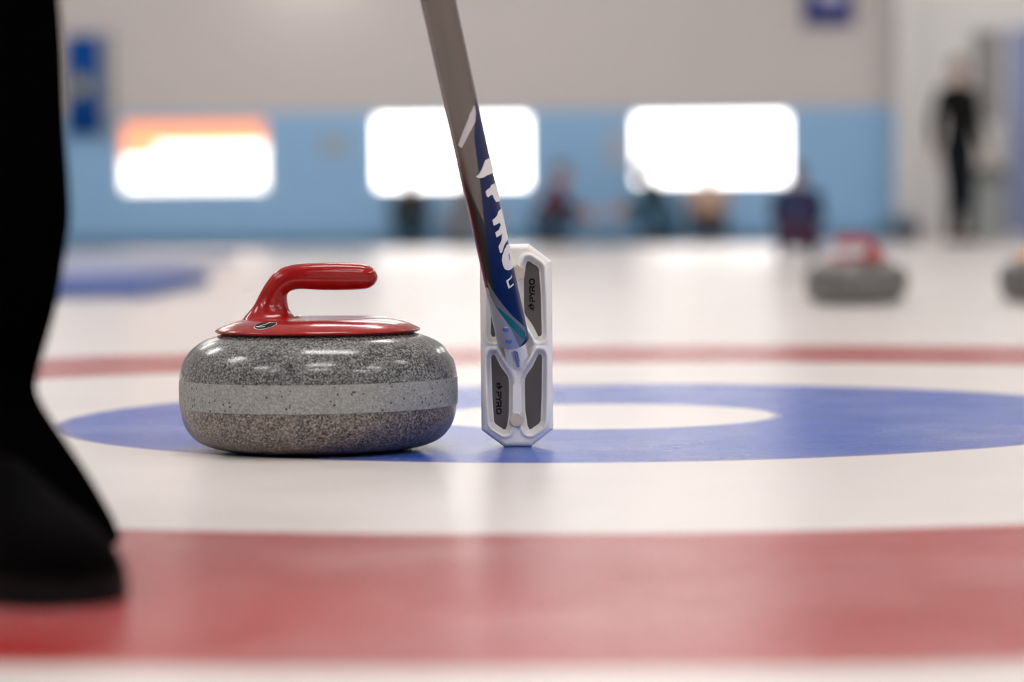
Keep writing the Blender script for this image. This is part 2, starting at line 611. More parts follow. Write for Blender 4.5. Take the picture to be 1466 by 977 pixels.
# ------------------------------------------------------------------ broom
HD = 2.774                       # depth of the head's front face
PXM = 1.0 / (F_PX / HD)          # metres per photo pixel there
hc = at(741, 641, HD)
broom = empty('curling_broom', (hc.x, HD, 0))
tag(broom, 'curling broom standing on its white head, blue and silver shaft leaning toward upper left', 'curling broom')
bcam = CAM - Vector((hc.x, HD, 0))
HUBZ = 145.8


def half_w(v):
    a = abs(v)
    w = 51.6 - max(0, v) * 0.0 - 0.0
    if a > 121: w = 51.6 - (a - 121) * (51.6 - 19.0) / (145.6 - 121)
    return w


PAD = [(36.6, 17), (35.0, 13.2), (31.8, 12.6), (28.5, 19), (22.5, 31), (14.0, 42.5), (11.9, 48), (11.3, 60), (11.8, 95), (14.6, 115), (17.0, 120.6), (19.5, 120.8), (31.0, 113.0), (33.4, 109.0), (35.4, 75)]


def poly_sdf(U, V, poly):
    P = np.array(poly, float)
    d = np.full(U.shape, 1e9)
    inside = np.zeros(U.shape, bool)
    n = len(P)
    for i in range(n):
        a = P[i]; b = P[(i + 1) % n]
        e = b - a
        wx = U - a[0]; wy = V - a[1]
        t = np.clip((wx * e[0] + wy * e[1]) / (e @ e), 0, 1)
        d = np.minimum(d, np.hypot(wx - e[0] * t, wy - e[1] * t))
        c = ((a[1] > V) != (b[1] > V)) & (U < (b[0] - a[0]) * (V - a[1]) / (b[1] - a[1] + 1e-12) + a[0])
        inside ^= c
    return np.where(inside, d, -d)        # positive inside


def sstep(x, a, b):
    t = np.clip((x - a) / (b - a), 0, 1)
    return t * t * (3 - 2 * t)


NU, NV = 180, 480
vv = np.linspace(-145.6, 145.6, NV)
uu = np.linspace(-1, 1, NU)
Wv = np.array([half_w(v) for v in vv])
# soften the octagon's corners
ker = np.exp(-np.linspace(-2, 2, 9) ** 2); ker /= ker.sum()
Wv = np.convolve(np.pad(Wv, 4, mode='edge'), ker, 'valid')
U = uu[None, :] * Wv[:, None]
V = np.repeat(vv[:, None], NU, 1)
aU, aV = np.abs(U), np.abs(V)
OCT = [(51.6, -121), (51.6, 121), (19, 145.6), (-19, 145.6), (-51.6, 121), (-51.6, -121), (-19, -145.6), (19, -145.6)]
do = poly_sdf(U * 0.9999, V * 0.9999, OCT)
do = np.maximum(do, 0)
h = np.zeros_like(U)
R = 8.0
x = np.clip(R - do, 0, R)
h -= (R - np.sqrt(np.maximum(R * R - x * x, 0))) * 0.95
# soft dome of the inner X-shaped body between the recesses
dp = poly_sdf(aU, aV, PAD)
rh = np.hypot(U, V)
hubdist = rh
# recess: lip about 6.5 px outside the pad outline drops to the pad floor
h_lip = 2.6 * np.exp(-((dp + 9.5) / 3.0) ** 2) * sstep(do, 3, 12)
h = h + h_lip
rec = sstep(dp, -7.5, -0.6)
h = h * (1 - rec) + (-10.5) * rec
# hub: raised ring round a pocket that opens downwards
ring = 5.5 * np.exp(-((rh - 27.0) / 5.0) ** 2) * (1 - 0.65 * np.exp(-((np.arctan2(U, V)) / 0.5) ** 2))
pocket = 1 - sstep(rh, 15.0, 24.5)
h = h + ring * (1 - rec) * sstep(do, 3, 10)
h = h * (1 - pocket) - 11.0 * pocket
# the stem below the hub is slightly hollowed
stem = np.exp(-(U / 9.0) ** 2) * sstep(V, 22, 44) * (1 - sstep(V, 92, 104))
h -= 2.2 * stem
stem2 = np.exp(-(U / 9.0) ** 2) * sstep(-V, 22, 44) * (1 - sstep(-V, 92, 104))
h -= 2.2 * stem2
TH = 30.0
pts = []
for j in range(NV):
    for i in range(NU):
        pts.append((U[j, i] * PXM, -h[j, i] * PXM, (HUBZ - V[j, i]) * PXM))
faces = []
for j in range(NV - 1):
    for i in range(NU - 1):
        a = j * NU + i
        faces.append((a, a + NU, a + NU + 1, a + 1))
# rim loop → back
loop = [i for i in range(NU)] + [j * NU + NU - 1 for j in range(1, NV)] + [(NV - 1) * NU + i for i in range(NU - 2, -1, -1)] + [j * NU for j in range(NV - 2, 0, -1)]
b0 = len(pts)
for k in loop:
    q = pts[k]; pts.append((q[0], TH * 0.75 * PXM, q[2]))
b1 = len(pts)
for k in loop:
    q = pts[k]; pts.append((q[0] * 0.93, TH * PXM, (q[2] - HUBZ * PXM) * 0.975 + HUBZ * PXM))
nl = len(loop)
for k in range(nl):
    k2 = (k + 1) % nl
    faces.append((loop[k], loop[k2], b0 + k2, b0 + k))
    faces.append((b0 + k, b0 + k2, b1 + k2, b1 + k))
faces.append(tuple(b1 + k for k in range(nl)))
head = pyd('broom_head', pts, faces, M_white_plastic, broom, True, 55)
head['label'] = 'white octagonal plastic broom head'
# brush pad behind
oc = []
for (u, v) in OCT:
    oc.append((u * 0.90 * PXM, (HUBZ - v * 0.96) * PXM))
vs = [(x, TH * PXM, z) for x, z in oc] + [(x, (TH + 14) * PXM, z) for x, z in oc] + [(x * 0.8, (TH + 20) * PXM, (z - HUBZ * PXM) * 0.92 + HUBZ * PXM) for x, z in oc]
fs = [tuple(range(8)), tuple(range(16, 24))] + [(k, (k + 1) % 8, 8 + (k + 1) % 8, 8 + k) for k in range(8)] + [(8 + k, 8 + (k + 1) % 8, 16 + (k + 1) % 8, 16 + k) for k in range(8)]
pyd('brush_pad', vs, fs, M_pad, broom, True, 40)

# four grey insets
insets = {}
for su in (1, -1):
    for sv in (1, -1):
        pp = [np.array((u, v)) for u, v in PAD]
        vs = [(su * u * PXM, 9.9 * PXM, (HUBZ - sv * v) * PXM) for u, v in pp] + [(su * u * PXM, 10.8 * PXM, (HUBZ - sv * v) * PXM) for u, v in pp]
        n = len(pp)
        fs = [tuple(range(n)), tuple(range(n, 2 * n))] + [(k, (k + 1) % n, n + (k + 1) % n, n + k) for k in range(n)]
        insets[(su, sv)] = pyd('grey_inset', vs, fs, M_grey_pad, head, False)

# PYRO lettering and flame mark, custom strokes in a wide rounded face
def stroke(pl, w):
    """polyline → ribbon polygons (2-D)"""
    vs, fs = [], []
    for (a, b) in zip(pl[:-1], pl[1:]):
        a = np.array(a, float); b = np.array(b, float)
        t = (b - a) / (np.linalg.norm(b - a) + 1e-9)
        nrm = np.array((-t[1], t[0])) * w / 2
        a2 = a - t * w * 0.45; b2 = b + t * w * 0.45
        k = len(vs)
        vs += [a2 + nrm, a2 - nrm, b2 - nrm, b2 + nrm]
        fs.append((k, k + 1, k + 2, k + 3))
    return vs, fs


def merge(*parts):
    V_, F_ = [], []
    for v, f in parts:
        k = len(V_)
        V_ += list(v); F_ += [tuple(i + k for i in q) for q in f]
    return V_, F_


def rrect(x0, y0, x1, y1, r):
    out = []
    for cx, cy, a0 in ((x1 - r, y1 - r, 0), (x0 + r, y1 - r, 90), (x0 + r, y0 + r, 180), (x1 - r, y0 + r, 270)):
        for k in range(5):
            a = math.radians(a0 + 22.5 * k)
            out.append((cx + r * math.cos(a), cy + r * math.sin(a)))
    return out + [out[0]]


def word_pyro():
    w = 2.05; H = 7.0
    # pen units = photo pixels; x along the word, baseline y = 0
    P_ = stroke([(0.3, 0), (0.3, 3.0), (5.2, 3.0), (6.2, 4.2), (6.2, 5.6), (5.2, 6.3), (0.2, 6.3)], w)
    Y_ = merge(stroke([(8.2, 6.8), (11.0, 3.4), (13.8, 6.8)], w), stroke([(11.0, 3.4), (11.0, 0)], w))
    R_ = merge(stroke([(15.6, 0), (15.6, 3.0)], w), stroke([(15.4, 6.3), (20.6, 6.3), (21.6, 5.2), (21.6, 4.0), (20.6, 2.9), (15.6, 2.9)], w), stroke([(19.0, 2.9), (22.0, 0)], w))
    O_ = stroke(rrect(25.0, 0.2, 32.2, 6.4, 2.4), w)
    return merge(P_, Y_, R_, O_)


def flame_mark():
    v = [(-5.2, 0.2), (-1.0, 4.6), (0.6, 3.2), (-1.0, 1.4), (0.4, 0.2), (1.6, 1.6), (1.0, 5.6), (3.4, 3.4), (6.8, 3.6), (4.6, 1.8), (6.2, 0.4), (3.9, 0.2), (4.6, -1.8), (2.8, -2.6), (1.8, -1.0), (0.2, -1.6), (1.2, -3.6), (-0.6, -4.8)]
    return v, [tuple(range(len(v)))]


def place_text(shape, ox, oy, rot, name, parent, scale=1.0):
    """shape units are photo pixels in head coordinates (u, v down)"""
    c, s = math.cos(rot), math.sin(rot)
    vs = []
    for (x, y) in shape[0]:
        x *= scale; y *= scale
        X = c * x - s * y; Z = s * x + c * y
        vs.append(((ox + X) * PXM, 9.75 * PXM, (HUBZ - oy + Z) * PXM))
    return pyd(name, vs, shape[1], M_inkblack, parent, False)


# upper right inset: reads upward;  lower left inset: reads downward
place_text(word_pyro(), 767.4 - 741, 432.6 - 495.2, PI / 2, 'pyro_lettering', insets[(1, -1)])
place_text(flame_mark(), 762.6 - 741, 439.4 - 495.2, PI * 1.5, 'flame_mark', insets[(1, -1)])
place_text(word_pyro(), 711.4 - 741, 561.8 - 495.2, -PI / 2, 'pyro_lettering', insets[(-1, 1)], 0.98)
place_text(flame_mark(), 715.4 - 741, 553.6 - 495.2, PI / 2, 'flame_mark', insets[(-1, 1)])


def prism(name, outline, y0, y1, mt, parent, bev=0.6):
    n = len(outline)
    vs = [(x * PXM, y0 * PXM, (HUBZ - v) * PXM) for x, v in outline]
    cx = sum(p[0] for p in outline) / n; cv = sum(p[1] for p in outline) / n
    vs += [(x * PXM, (y1 + bev) * PXM, (HUBZ - v) * PXM) for x, v in outline]
    vs += [((cx + (x - cx) * 0.9) * PXM, y1 * PXM, (HUBZ - (cv + (v - cv) * 0.93)) * PXM) for x, v in outline]
    fs = [tuple(range(n)), tuple(range(2 * n, 3 * n))]
    fs += [(k, (k + 1) % n, n + (k + 1) % n, n + k) for k in range(n)] + [(n + k, n + (k + 1) % n, 2 * n + (k + 1) % n, 2 * n + k) for k in range(n)]
    return pyd(name, vs, fs, mt, parent, True, 25)


circ = [(-1 + 10.0 * math.cos(2 * PI * k / 32), 106.5 + 10.0 * math.sin(2 * PI * k / 32)) for k in range(32)]
prism('round_cap', circ, 4, -4.6, M_cream, head)
hexa = [(2 + 12.0 * math.cos(PI / 6 + PI / 3 * k), -104 + 12.0 * math.sin(PI / 6 + PI / 3 * k)) for k in range(6)]
prism('hexagonal_cap', hexa, 4, -5.2, M_cream, head)
pill = [(-7.2, 96), (-6.0, 58)] + [(0.2 + 6.2 * math.cos(a), 58 - 4.8 * math.sin(a)) for a in np.linspace(PI, 0, 12)] + [(7.2, 96)]
prism('stem_plate', pill, 6, -0.9, M_white_plastic, head, 0.5)

# shaft axis
Bp = at(734.5, 485.5, 2.758)
Tp = at(627.0, 0, 2.515)
ax = (Tp - Bp).normalized()
SL = 1.17
RS = 0.0161
e1 = ax.cross(Vector((0, 1, 0)))
e1 = Vector((0, 1, 0)).cross(ax).normalized()      # roughly image right
if e1.x < 0: e1 = -e1
view = (CAM - (Bp + ax * 0.15)).normalized()
e2 = (view - ax * view.dot(ax)).normalized()       # toward the camera
e1 = ax.cross(e2).normalized()
if e1.x < 0: e1 = -e1


def shaft_pt(s, phi, r):
    """phi = 0 faces the camera, +90 deg is image right"""
    p = Bp + ax * s + (e2 * math.cos(phi) + e1 * math.sin(phi)) * r
    return p - Vector((hc.x, HD, 0))


def shaft_sp(px, py):
    d = ray(px, py).normalized()
    o = CAM - Bp
    dd = d - ax * d.dot(ax); oo = o - ax * o.dot(ax)
    A = dd.dot(dd); B2 = dd.dot(oo); Cc = oo.dot(oo) - RS * RS
    disc = B2 * B2 - A * Cc
    t = (-B2 - math.sqrt(max(disc, 0))) / A
    P = o + d * t
    s = P.dot(ax)
    q = P - ax * s
    return s, math.atan2(q.dot(e1), q.dot(e2))


sv, sf, smi = [], [], []


def add_shaft_band(poly, r, mi, cuts=4):
    """poly in (s, phi); grows a thin wrapped skin on the tube"""
    bm = bmesh.new()
    vv_ = [bm.verts.new((s, ph * RS, 0)) for s, ph in poly]
    try:
        f = bm.faces.new(vv_)
    except ValueError:
        bm.free(); return
    bmesh.ops.triangulate(bm, faces=bm.faces[:])
    for _ in range(6):
        long = [e for e in bm.edges if abs(e.verts[0].co.y - e.verts[1].co.y) > 0.0035]
        if not long: break
        bmesh.ops.subdivide_edges(bm, edges=long, cuts=1)
        bmesh.ops.triangulate(bm, faces=bm.faces[:])
    bm.verts.index_update()
    k = len(sv)
    for v in bm.verts:
        sv.append(shaft_pt(v.co.x, v.co.y / RS, r))
    for f in bm.faces:
        idx = [v.index + k for v in f.verts]
        a, b, c = (sv[i] for i in idx[:3])
        nrm = (b - a).cross(c - a)
        ctr = (a + b + c) / 3 + Vector((hc.x, HD, 0))
        axp = Bp + ax * (ctr - Bp).dot(ax)
        if nrm.dot(ctr - axp) < 0: idx.reverse()
        sf.append(tuple(idx)); smi.append(mi)
    bm.free()


# base tube
seg = 72; rows = 60
for j in range(rows + 1):
    for k in range(seg):
        sv.append(shaft_pt(SL * j / rows, 2 * PI * k / seg, RS))
for j in range(rows):
    for k in range(seg):
        a, b = j * seg + k, j * seg + (k + 1) % seg
        sf.append((a, b, b + seg, a + seg)); smi.append(0)
b_in = len(sv)
for k in range(seg):
    sv.append(shaft_pt(0, 2 * PI * k / seg, RS * 0.86))
for k in range(seg):
    sf.append((k, (k + 1) % seg, b_in + (k + 1) % seg, b_in + k)); smi.append(0)
b_in2 = len(sv)
for k in range(seg):
    sv.append(shaft_pt(0.03, 2 * PI * k / seg, RS * 0.86))
for k in range(seg):
    sf.append((b_in + k, b_in + (k + 1) % seg, b_in2 + (k + 1) % seg, b_in2 + k)); smi.append(0)
sf.append(tuple(b_in2 + k for k in range(seg))); smi.append(0)
sf.append(tuple(rows * seg + k for k in range(seg))); smi.append(0)

D = math.radians


def sp(*pts_):
    return [shaft_sp(x, y) for x, y in pts_]


def s_at(py):
    # s where the axis passes image row py
    lo_, hi_ = -0.2, 0.6
    for _ in range(40):
        mid = (lo_ + hi_) / 2
        P = Bp + ax * mid - CAM
        q = R_CAM.transposed() @ P
        y = 488.5 - F_PX * q.y / -q.z
        if y > py: lo_ = mid
        else: hi_ = mid
    return lo_


# blue flank on the right, growing wider downwards
smax = s_at(150)
add_shaft_band([(smax + 0.010, D(62)), (s_at(185), D(20)), (s_at(240), D(8)), (s_at(300), D(-8)), (s_at(380), D(-25)), (s_at(430), D(-35)), (0.0004, D(-20)), (0.0004, D(88)), (s_at(300), D(72)), (s_at(240), D(76)), (s_at(185), D(72))], RS + 0.00020, 1)
# dark lacquer left of it
add_shaft_band([(s_at(205), D(-80)), (s_at(260), D(-38)), (s_at(310), D(-8)), (s_at(380), D(-25)), (s_at(430), D(-35)), (0.0004, D(-20)), (0.0004, D(-70)), (s_at(380), D(-66)), (s_at(300), D(-64)), (s_at(250), D(-72))], RS + 0.00012, 2)
# maroon pinstripe near the left edge
add_shaft_band([(s_at(230), D(-74)), (s_at(300), D(-60)), (s_at(370), D(-60)), (s_at(420), D(-62)), (s_at(420), D(-72)), (s_at(370), D(-72)), (s_at(300), D(-74)), (s_at(230), D(-84))], RS + 0.00016, 3)
# helical silver fleck high on the tube
add_shaft_band(sp((679, 150), (683, 165), (672, 190), (661, 212), (656, 208), (664, 186), (673, 162)), RS + 0.00016, 4)
# grey and teal helical stripes near the ferrule, silver lower left with a dark wedge
add_shaft_band(sp((699, 405), (703, 412), (712, 432), (730, 452), (748, 470), (752, 474), (753, 478), (741, 489)) + [(0.0004, D(20)), (0.0004, D(-80)), (s_at(440), D(-80)), (s_at(405), D(-72))], RS + 0.00032, 5)
add_shaft_band(sp((697.5, 400), (704, 413), (716, 431), (734, 453), (751, 469), (753, 480), (741, 491)) + [(0.0004, D(15))] + sp((722, 462), (711, 440), (701, 418)), RS + 0.00040, 6)
add_shaft_band(sp((709, 437), (717, 443), (732, 456), (751, 476), (752, 482), (748, 486), (736, 473), (722, 456)), RS + 0.00056, 7)
add_shaft_band([(s_at(404), D(-75))] + sp((699, 411), (703, 424), (712, 442), (722, 456), (732, 472)) + [(0.0006, D(16)), (0.0006, D(-85)), (s_at(430), D(-86))], RS + 0.00048, 4)
# white lettering wrapped over the right side of the blue


def glyph(pts_, mi=8, r=RS + 0.0006):
    out = []
    for q in pts_:
        if isinstance(q, (int, float)):
            out.append((s_at(q + 5), D(102)))      # wraps out of sight over the edge
        else:
            out.append(shaft_sp(*q))
    add_shaft_band(out, r, mi)


glyph([(681, 252.8), (685, 249.5), (689, 243), (692, 235), (694, 229), 225, 247, (697, 250.5), (692, 253.6), (686, 254.8)])
glyph([(694.9, 274.3), (696.9, 271.4), (701.0, 268.6), (702.9, 264.5), 262, 290, (709.6, 289), (706.8, 284.5), (704.6, 278.4), (701.5, 279.6), (698.7, 282.2), (696.6, 280.6)])
glyph([298, (713, 302), (710.6, 309), (704.6, 315), (706.4, 322.8), (711.6, 320.5), (714.6, 318.5), (716.2, 322), (713.8, 328.5), (708.7, 332.5), (710.4, 339.6), (715.4, 337), (718.2, 334.5), (717.3, 344), (713.2, 353), (715.6, 362), (718.0, 361.8), (720.8, 353), (723.0, 347.5), 341])
glyph([(724.6, 351.0), (721.6, 357), (718.9, 365), (718.2, 373), (720.0, 381), (722.6, 385.5), (726.5, 387.0), (729.4, 386.4), 380, 351])
glyph([(727.0, 365), (728.6, 373.5), (729.4, 371), (728.2, 362)], 6, RS + 0.0008)
glyph([(724.2, 401.6), (726.4, 400.6), (729.4, 409.8), (727.5, 413.2)])
glyph([(727.5, 413.2), (728.8, 410.2), (734.0, 405.6), (735.2, 407.4)])
glyph([(724.2, 401.6), (726.0, 403.2), (732.6, 397.0), (732.0, 393.4), (730.6, 396.6)])
sh = pyd('shaft', sv, sf, None, broom, True, 60)
for q in (M_pewter, M_shaftblue, M_shaftblack, M_shaftmag, M_shaftsilver, M_shaftdark, M_shaftgrey, M_shaftteal, M_white_print):
    sh.data.materials.append(q)
# recalc in pyd keeps face order
sh.data.polygons.foreach_set('material_index', smi)
sh['label'] = 'blue and pewter shaft with white lettering'

# rivets
for (rx, ry) in ((724.5, 471), (728.5, 488)):
    s, ph = shaft_sp(rx, ry)
    s = max(s, 0.004)
    c0 = shaft_pt(s, ph, RS - 0.001); c1 = shaft_pt(s, ph, RS + 0.0016); c2 = shaft_pt(s, ph, RS + 0.0022)
    tube('rivet', [c0, c1, c2], [0.0034, 0.0034, 0.0018], M_steel, sh, 20)

# white collar under the shaft with a slot, and its steel pin
cv, cf = [], []
seg = 64
Lc = 0.0235
gap = D(17)
rows = 14
rc = 0.0112
slot_c = D(-8)
for j in range(rows + 1):
    s = 0.006 - (Lc + 0.006) * j / rows
    g = gap if s < -0.0085 else 0.0
    for k in range(seg + 1):
        a = slot_c + g + (2 * PI - 2 * g) * k / seg
        cv.append(shaft_pt(s, a, rc))
    for k in range(seg + 1):
        a = slot_c + g + (2 * PI - 2 * g) * k / seg
        cv.append(shaft_pt(s, a, rc * 0.72))
rw = 2 * (seg + 1)
for j in range(rows):
    for k in range(seg):
        a = j * rw + k
        cf.append((a, a + 1, a + 1 + rw, a + rw))
        b = j * rw + seg + 1 + k
        cf.append((b, b + 1, b + 1 + rw, b + rw))
    cf.append((j * rw, j * rw + rw, j * rw + rw + seg + 1, j * rw + seg + 1))
    cf.append((j * rw + seg, j * rw + rw + seg, j * rw + rw + 2 * seg + 1, j * rw + 2 * seg + 1))
for k in range(seg):
    a = rows * rw + k
    cf.append((a, a + 1, a + seg + 2, a + seg + 1))
pyd('collar', cv, cf, M_white_plastic, broom, True, 45)
q0 = shaft_pt(-0.008, slot_c, rc * 0.70); q1 = shaft_pt(-0.031, slot_c, rc * 0.60)
tube('pin', [q0, q0 * 0.5 + q1 * 0.5, q1], [0.0019, 0.0021, 0.0021], M_steel, broom, 16)
q0 = shaft_pt(-0.002, 0, 0); q1 = shaft_pt(-0.034, 0, 0)
tube('ball_joint', [q0, q0 * 0.5 + q1 * 0.5, q1], [0.0070, 0.0070, 0.0080], M_white_plastic, broom, 24)


# ------------------------------------------------------------------ people
def limb(acc, pts, side=None, n=20):
    """tapered limb: elliptical rings lofted between joints, rounded at every joint.
    pts: (point, half width) or (point, (half width along side, half depth))"""
    P = [(Vector(p), (q if isinstance(q, tuple) else (q, q))) for p, q in pts]
    for i in range(len(P) - 1):
        (a, ra), (b, rb) = P[i], P[i + 1]
        d = b - a
        if d.length < 1e-6: continue
        d.normalize()
        u = Vector(side) if side is not None else Vector((0.1, 1, 0.05))
        u = u - d * u.dot(d)
        if u.length < 0.1:
            u = Vector((1, 0, 0.1)); u = u - d * u.dot(d)
        u.normalize(); w = d.cross(u)
        L_ = (b - a).length
        stations = []
        for k in range(6):                      # rounded start
            t = math.pi / 2 * k / 6
            stations.append((a - d * (min(ra) * math.cos(t)), ra[0] * math.sin(t), ra[1] * math.sin(t)))
        for k in range(5):
            t = k / 4
            stations.append((a + (b - a) * t, ra[0] + (rb[0] - ra[0]) * t, ra[1] + (rb[1] - ra[1]) * t))
        for k in range(1, 7):
            t = math.pi / 2 * (1 - k / 6)
            stations.append((b + d * (min(rb) * math.cos(t)), rb[0] * math.sin(t), rb[1] * math.sin(t)))
        base = len(acc[0])
        for (c, x, y) in stations:
            x = max(x, 1e-4); y = max(y, 1e-4)
            for k in range(n):
                an = 2 * PI * k / n
                acc[0].append(c + u * (x * math.cos(an)) + w * (y * math.sin(an)))
        m = len(stations)
        for q in range(m - 1):
            for k in range(n):
                acc[1].append((base + q * n + k, base + q * n + (k + 1) % n, base + (q + 1) * n + (k + 1) % n, base + (q + 1) * n + k))
        acc[1].append(tuple(base + k for k in reversed(range(n))))
        acc[1].append(tuple(base + (m - 1) * n + k for k in range(n)))


def blob(acc, c, fwd, side, up, rx, ry, rz, n=20):
    base = len(acc[0]); m = 14
    for q in range(m + 1):
        t = PI * (q + 0.001) / (m + 0.002)
        for k in range(n):
            a = 2 * PI * k / n
            acc[0].append(c + fwd * (rx * math.sin(t) * math.cos(a)) + side * (ry * math.sin(t) * math.sin(a)) + up * (rz * math.cos(t)))
    for q in range(m):
        for k in range(n):
            acc[1].append((base + q * n + k, base + (q + 1) * n + k, base + (q + 1) * n + (k + 1) % n, base + q * n + (k + 1) % n))


def fuse(acc, name, voxel, smooth=4):
    """one continuous skin over everything in acc"""
    me = bpy.data.meshes.new(name)
    me.from_pydata([tuple(v) for v in acc[0]], [], acc[1])
    o = bpy.data.objects.new(name, me)
    C.objects.link(o)
    bm = bmesh.new(); bm.from_mesh(me); bmesh.ops.recalc_face_normals(bm, faces=bm.faces); bm.to_mesh(me); bm.free()
    md = o.modifiers.new('r', 'REMESH'); md.mode = 'VOXEL'; md.voxel_size = voxel
    sm = o.modifiers.new('s', 'SMOOTH'); sm.iterations = smooth; sm.factor = 0.5
    bpy.context.view_layer.update()
    dg = bpy.context.evaluated_depsgraph_get()
    out = bpy.data.meshes.new_from_object(o.evaluated_get(dg))
    bpy.data.objects.remove(o); bpy.data.meshes.remove(me)
    out.name = name
    return out


def to_vf(me):
    return [v.co.copy() for v in me.vertices], [tuple(p.vertices) for p in me.polygons]


def lerp(a, b, t): return Vector(a) * (1 - t) + Vector(b) * t


POSES = {}


def make_person(root, J, cols, sleeves='long', key=None, voxel=0.010):
    """J: joints in local metres, person faces +x"""
    V3 = Vector
    pel, spi, che, nec, hed = (V3(J[k]) for k in ('pelvis', 'spine', 'chest', 'neck', 'head'))
    up = (hed - nec).normalized()
    face = V3(J.get('face', (1, 0, 0))).normalized()
    side = up.cross(face).normalized()
    fwd = side.cross(up).normalized()
    sh_l, sh_r = V3(J['sh_l']), V3(J['sh_r'])
    across_b = (sh_l - sh_r).normalized()
    hips = (V3(J['hip_l']) - V3(J['hip_r'])).normalized()
    hc_ = hed + up * 0.010
    got = POSES.get((key, sleeves)) if key else None
    if got is None:
        got = {}

        def torso(acc, g):
            limb(acc, [(pel, (0.150 + g, 0.105 + g)), (spi, (0.128 + g, 0.095 + g)), (che, (0.150 + g, 0.108 + g)), (lerp(che, nec, 0.50), (0.150 + g, 0.085 + g))], across_b, 28)
            limb(acc, [(sh_r, 0.058 + g), (lerp(che, nec, 0.55), 0.085 + g), (sh_l, 0.058 + g)], None, 24)
            limb(acc, [(lerp(che, nec, 0.5), (0.10 + g, 0.07 + g)), (lerp(che, nec, 0.85), (0.068 + g * 0.7, 0.058 + g * 0.7))], across_b, 24)

        def arms(acc, g, upto):
            for s in ('l', 'r'):
                S_, E_, W_ = V3(J['sh_' + s]), V3(J['el_' + s]), V3(J['wr_' + s])
                if upto == 'short':
                    limb(acc, [(S_, 0.056 + g), (lerp(S_, E_, 0.6), 0.047 + g)])
                else:
                    end = 0.93 if g else 1.0
                    limb(acc, [(S_, 0.055 + g), (lerp(S_, E_, 0.45), 0.047 + g), (E_, 0.039 + g), (lerp(E_, W_, 0.3), 0.040 + g), (lerp(E_, W_, end), 0.027 + g * 0.8)])

        def legs(acc, g, end=1.0):
            for s in ('l', 'r'):
                H_, K_, A_ = V3(J['hip_' + s]), V3(J['kn_' + s]), V3(J['an_' + s])
                limb(acc, [(H_, 0.092 + g), (lerp(H_, K_, 0.45), 0.078 + g), (K_, 0.056 + g), (lerp(K_, A_, 0.30), 0.057 + g), (lerp(K_, A_, end), 0.036 + g)])
        acc = ([], [])
        torso(acc, 0); arms(acc, 0, 'long'); legs(acc, 0)
        for s in ('l', 'r'):
            limb(acc, [(V3(J['an_' + s]), 0.034), (V3(J['toe_' + s]), 0.026)])
        limb(acc, [(lerp(che, nec, 0.7), 0.060), (nec, 0.053), (hed - up * 0.04, 0.055)])
        # head: skull, face and jaw
        blob(acc, hc_ + up * 0.030 - fwd * 0.008, fwd, side, up, 0.094, 0.076, 0.088)
        blob(acc, hc_ + fwd * 0.022 - up * 0.025, fwd, side, up, 0.068, 0.060, 0.082)
        blob(acc, hc_ + fwd * 0.045 - up * 0.085, fwd, side, up, 0.036, 0.036, 0.026)
        limb(acc, [(hc_ + fwd * 0.086 + up * 0.020, 0.008), (hc_ + fwd * 0.104 - up * 0.016, 0.013)])
        for q in (-1, 1):
            blob(acc, hc_ + side * 0.076 * q - fwd * 0.008, fwd, side, up, 0.018, 0.010, 0.031, 12)
        for s in ('l', 'r'):
            w = V3(J['wr_' + s]); e = V3(J['el_' + s])
            if 'grip' in J:
                # hand closed round a shaft: palm on the body side, fingers round the far side
                axis, rad_, cpt = J['grip'][s]
                axis = axis.normalized()
                d = cpt - w; d = d - axis * d.dot(axis); d.normalize()
                b = axis.cross(d)
                pc = cpt - d * (rad_ + 0.014)
                limb(acc, [(w, (0.028, 0.022)), (pc - d * 0.02, (0.038, 0.018)), (pc, (0.040, 0.015))], axis, 20)
                for fi in range(4):
                    o_ = axis * (0.030 - 0.020 * fi)
                    R_ = rad_ + 0.0085
                    pth = []
                    for k in range(7):
                        th = math.radians(175 - 38 * k * (1.0, 1.05, 1.0, 0.9)[fi])
                        pth.append((cpt + o_ + d * (R_ * math.cos(th)) + b * (R_ * math.sin(th)), 0.0092 - 0.0003 * k))
                    limb(acc, pth, None, 12)
                pth = []
                for k in range(5):
                    th = math.radians(190 + 34 * k)
                    pth.append((cpt + axis * (0.040 + 0.004 * k) + d * ((rad_ + 0.010) * math.cos(th)) + b * ((rad_ + 0.010) * math.sin(th)), 0.0108 - 0.0004 * k))
                limb(acc, pth, None, 12)
                continue
            d = (w - e).normalized()
            across = d.cross(V3((0, 1, 0.15))).normalized()
            pn = d.cross(across).normalized()
            sgn = -1 if s == 'l' else 1
            limb(acc, [(w, (0.026, 0.020)), (w + d * 0.045, (0.038, 0.016)), (w + d * 0.080, (0.039, 0.014))], across, 18)
            curl = pn * (0.45 * sgn)
            for o_, ln in ((-0.030, 0.072), (-0.010, 0.082), (0.010, 0.077), (0.030, 0.060)):
                b = w + d * 0.080 + across * o_
                d1 = (d + curl * 0.4 + across * o_ * 3).normalized(); d2 = (d + curl * 1.6).normalized()
                limb(acc, [(b, 0.0098), (b + d1 * ln * 0.5, 0.0092), (b + d1 * ln * 0.5 + d2 * ln * 0.5, 0.0080)], None, 10)
            b = w + d * 0.02 - across * 0.024
            limb(acc, [(b, 0.013), (b - across * 0.024 + d * 0.026, 0.011), (b - across * 0.032 + d * 0.056 + curl * 0.02, 0.009)], None, 10)
        got['body'] = fuse(acc, 'body', min(voxel, 0.006), 3)
        acc = ([], [])
        torso(acc, 0.016); arms(acc, 0.014, sleeves)
        got['top'] = fuse(acc, 'top', voxel, 5)
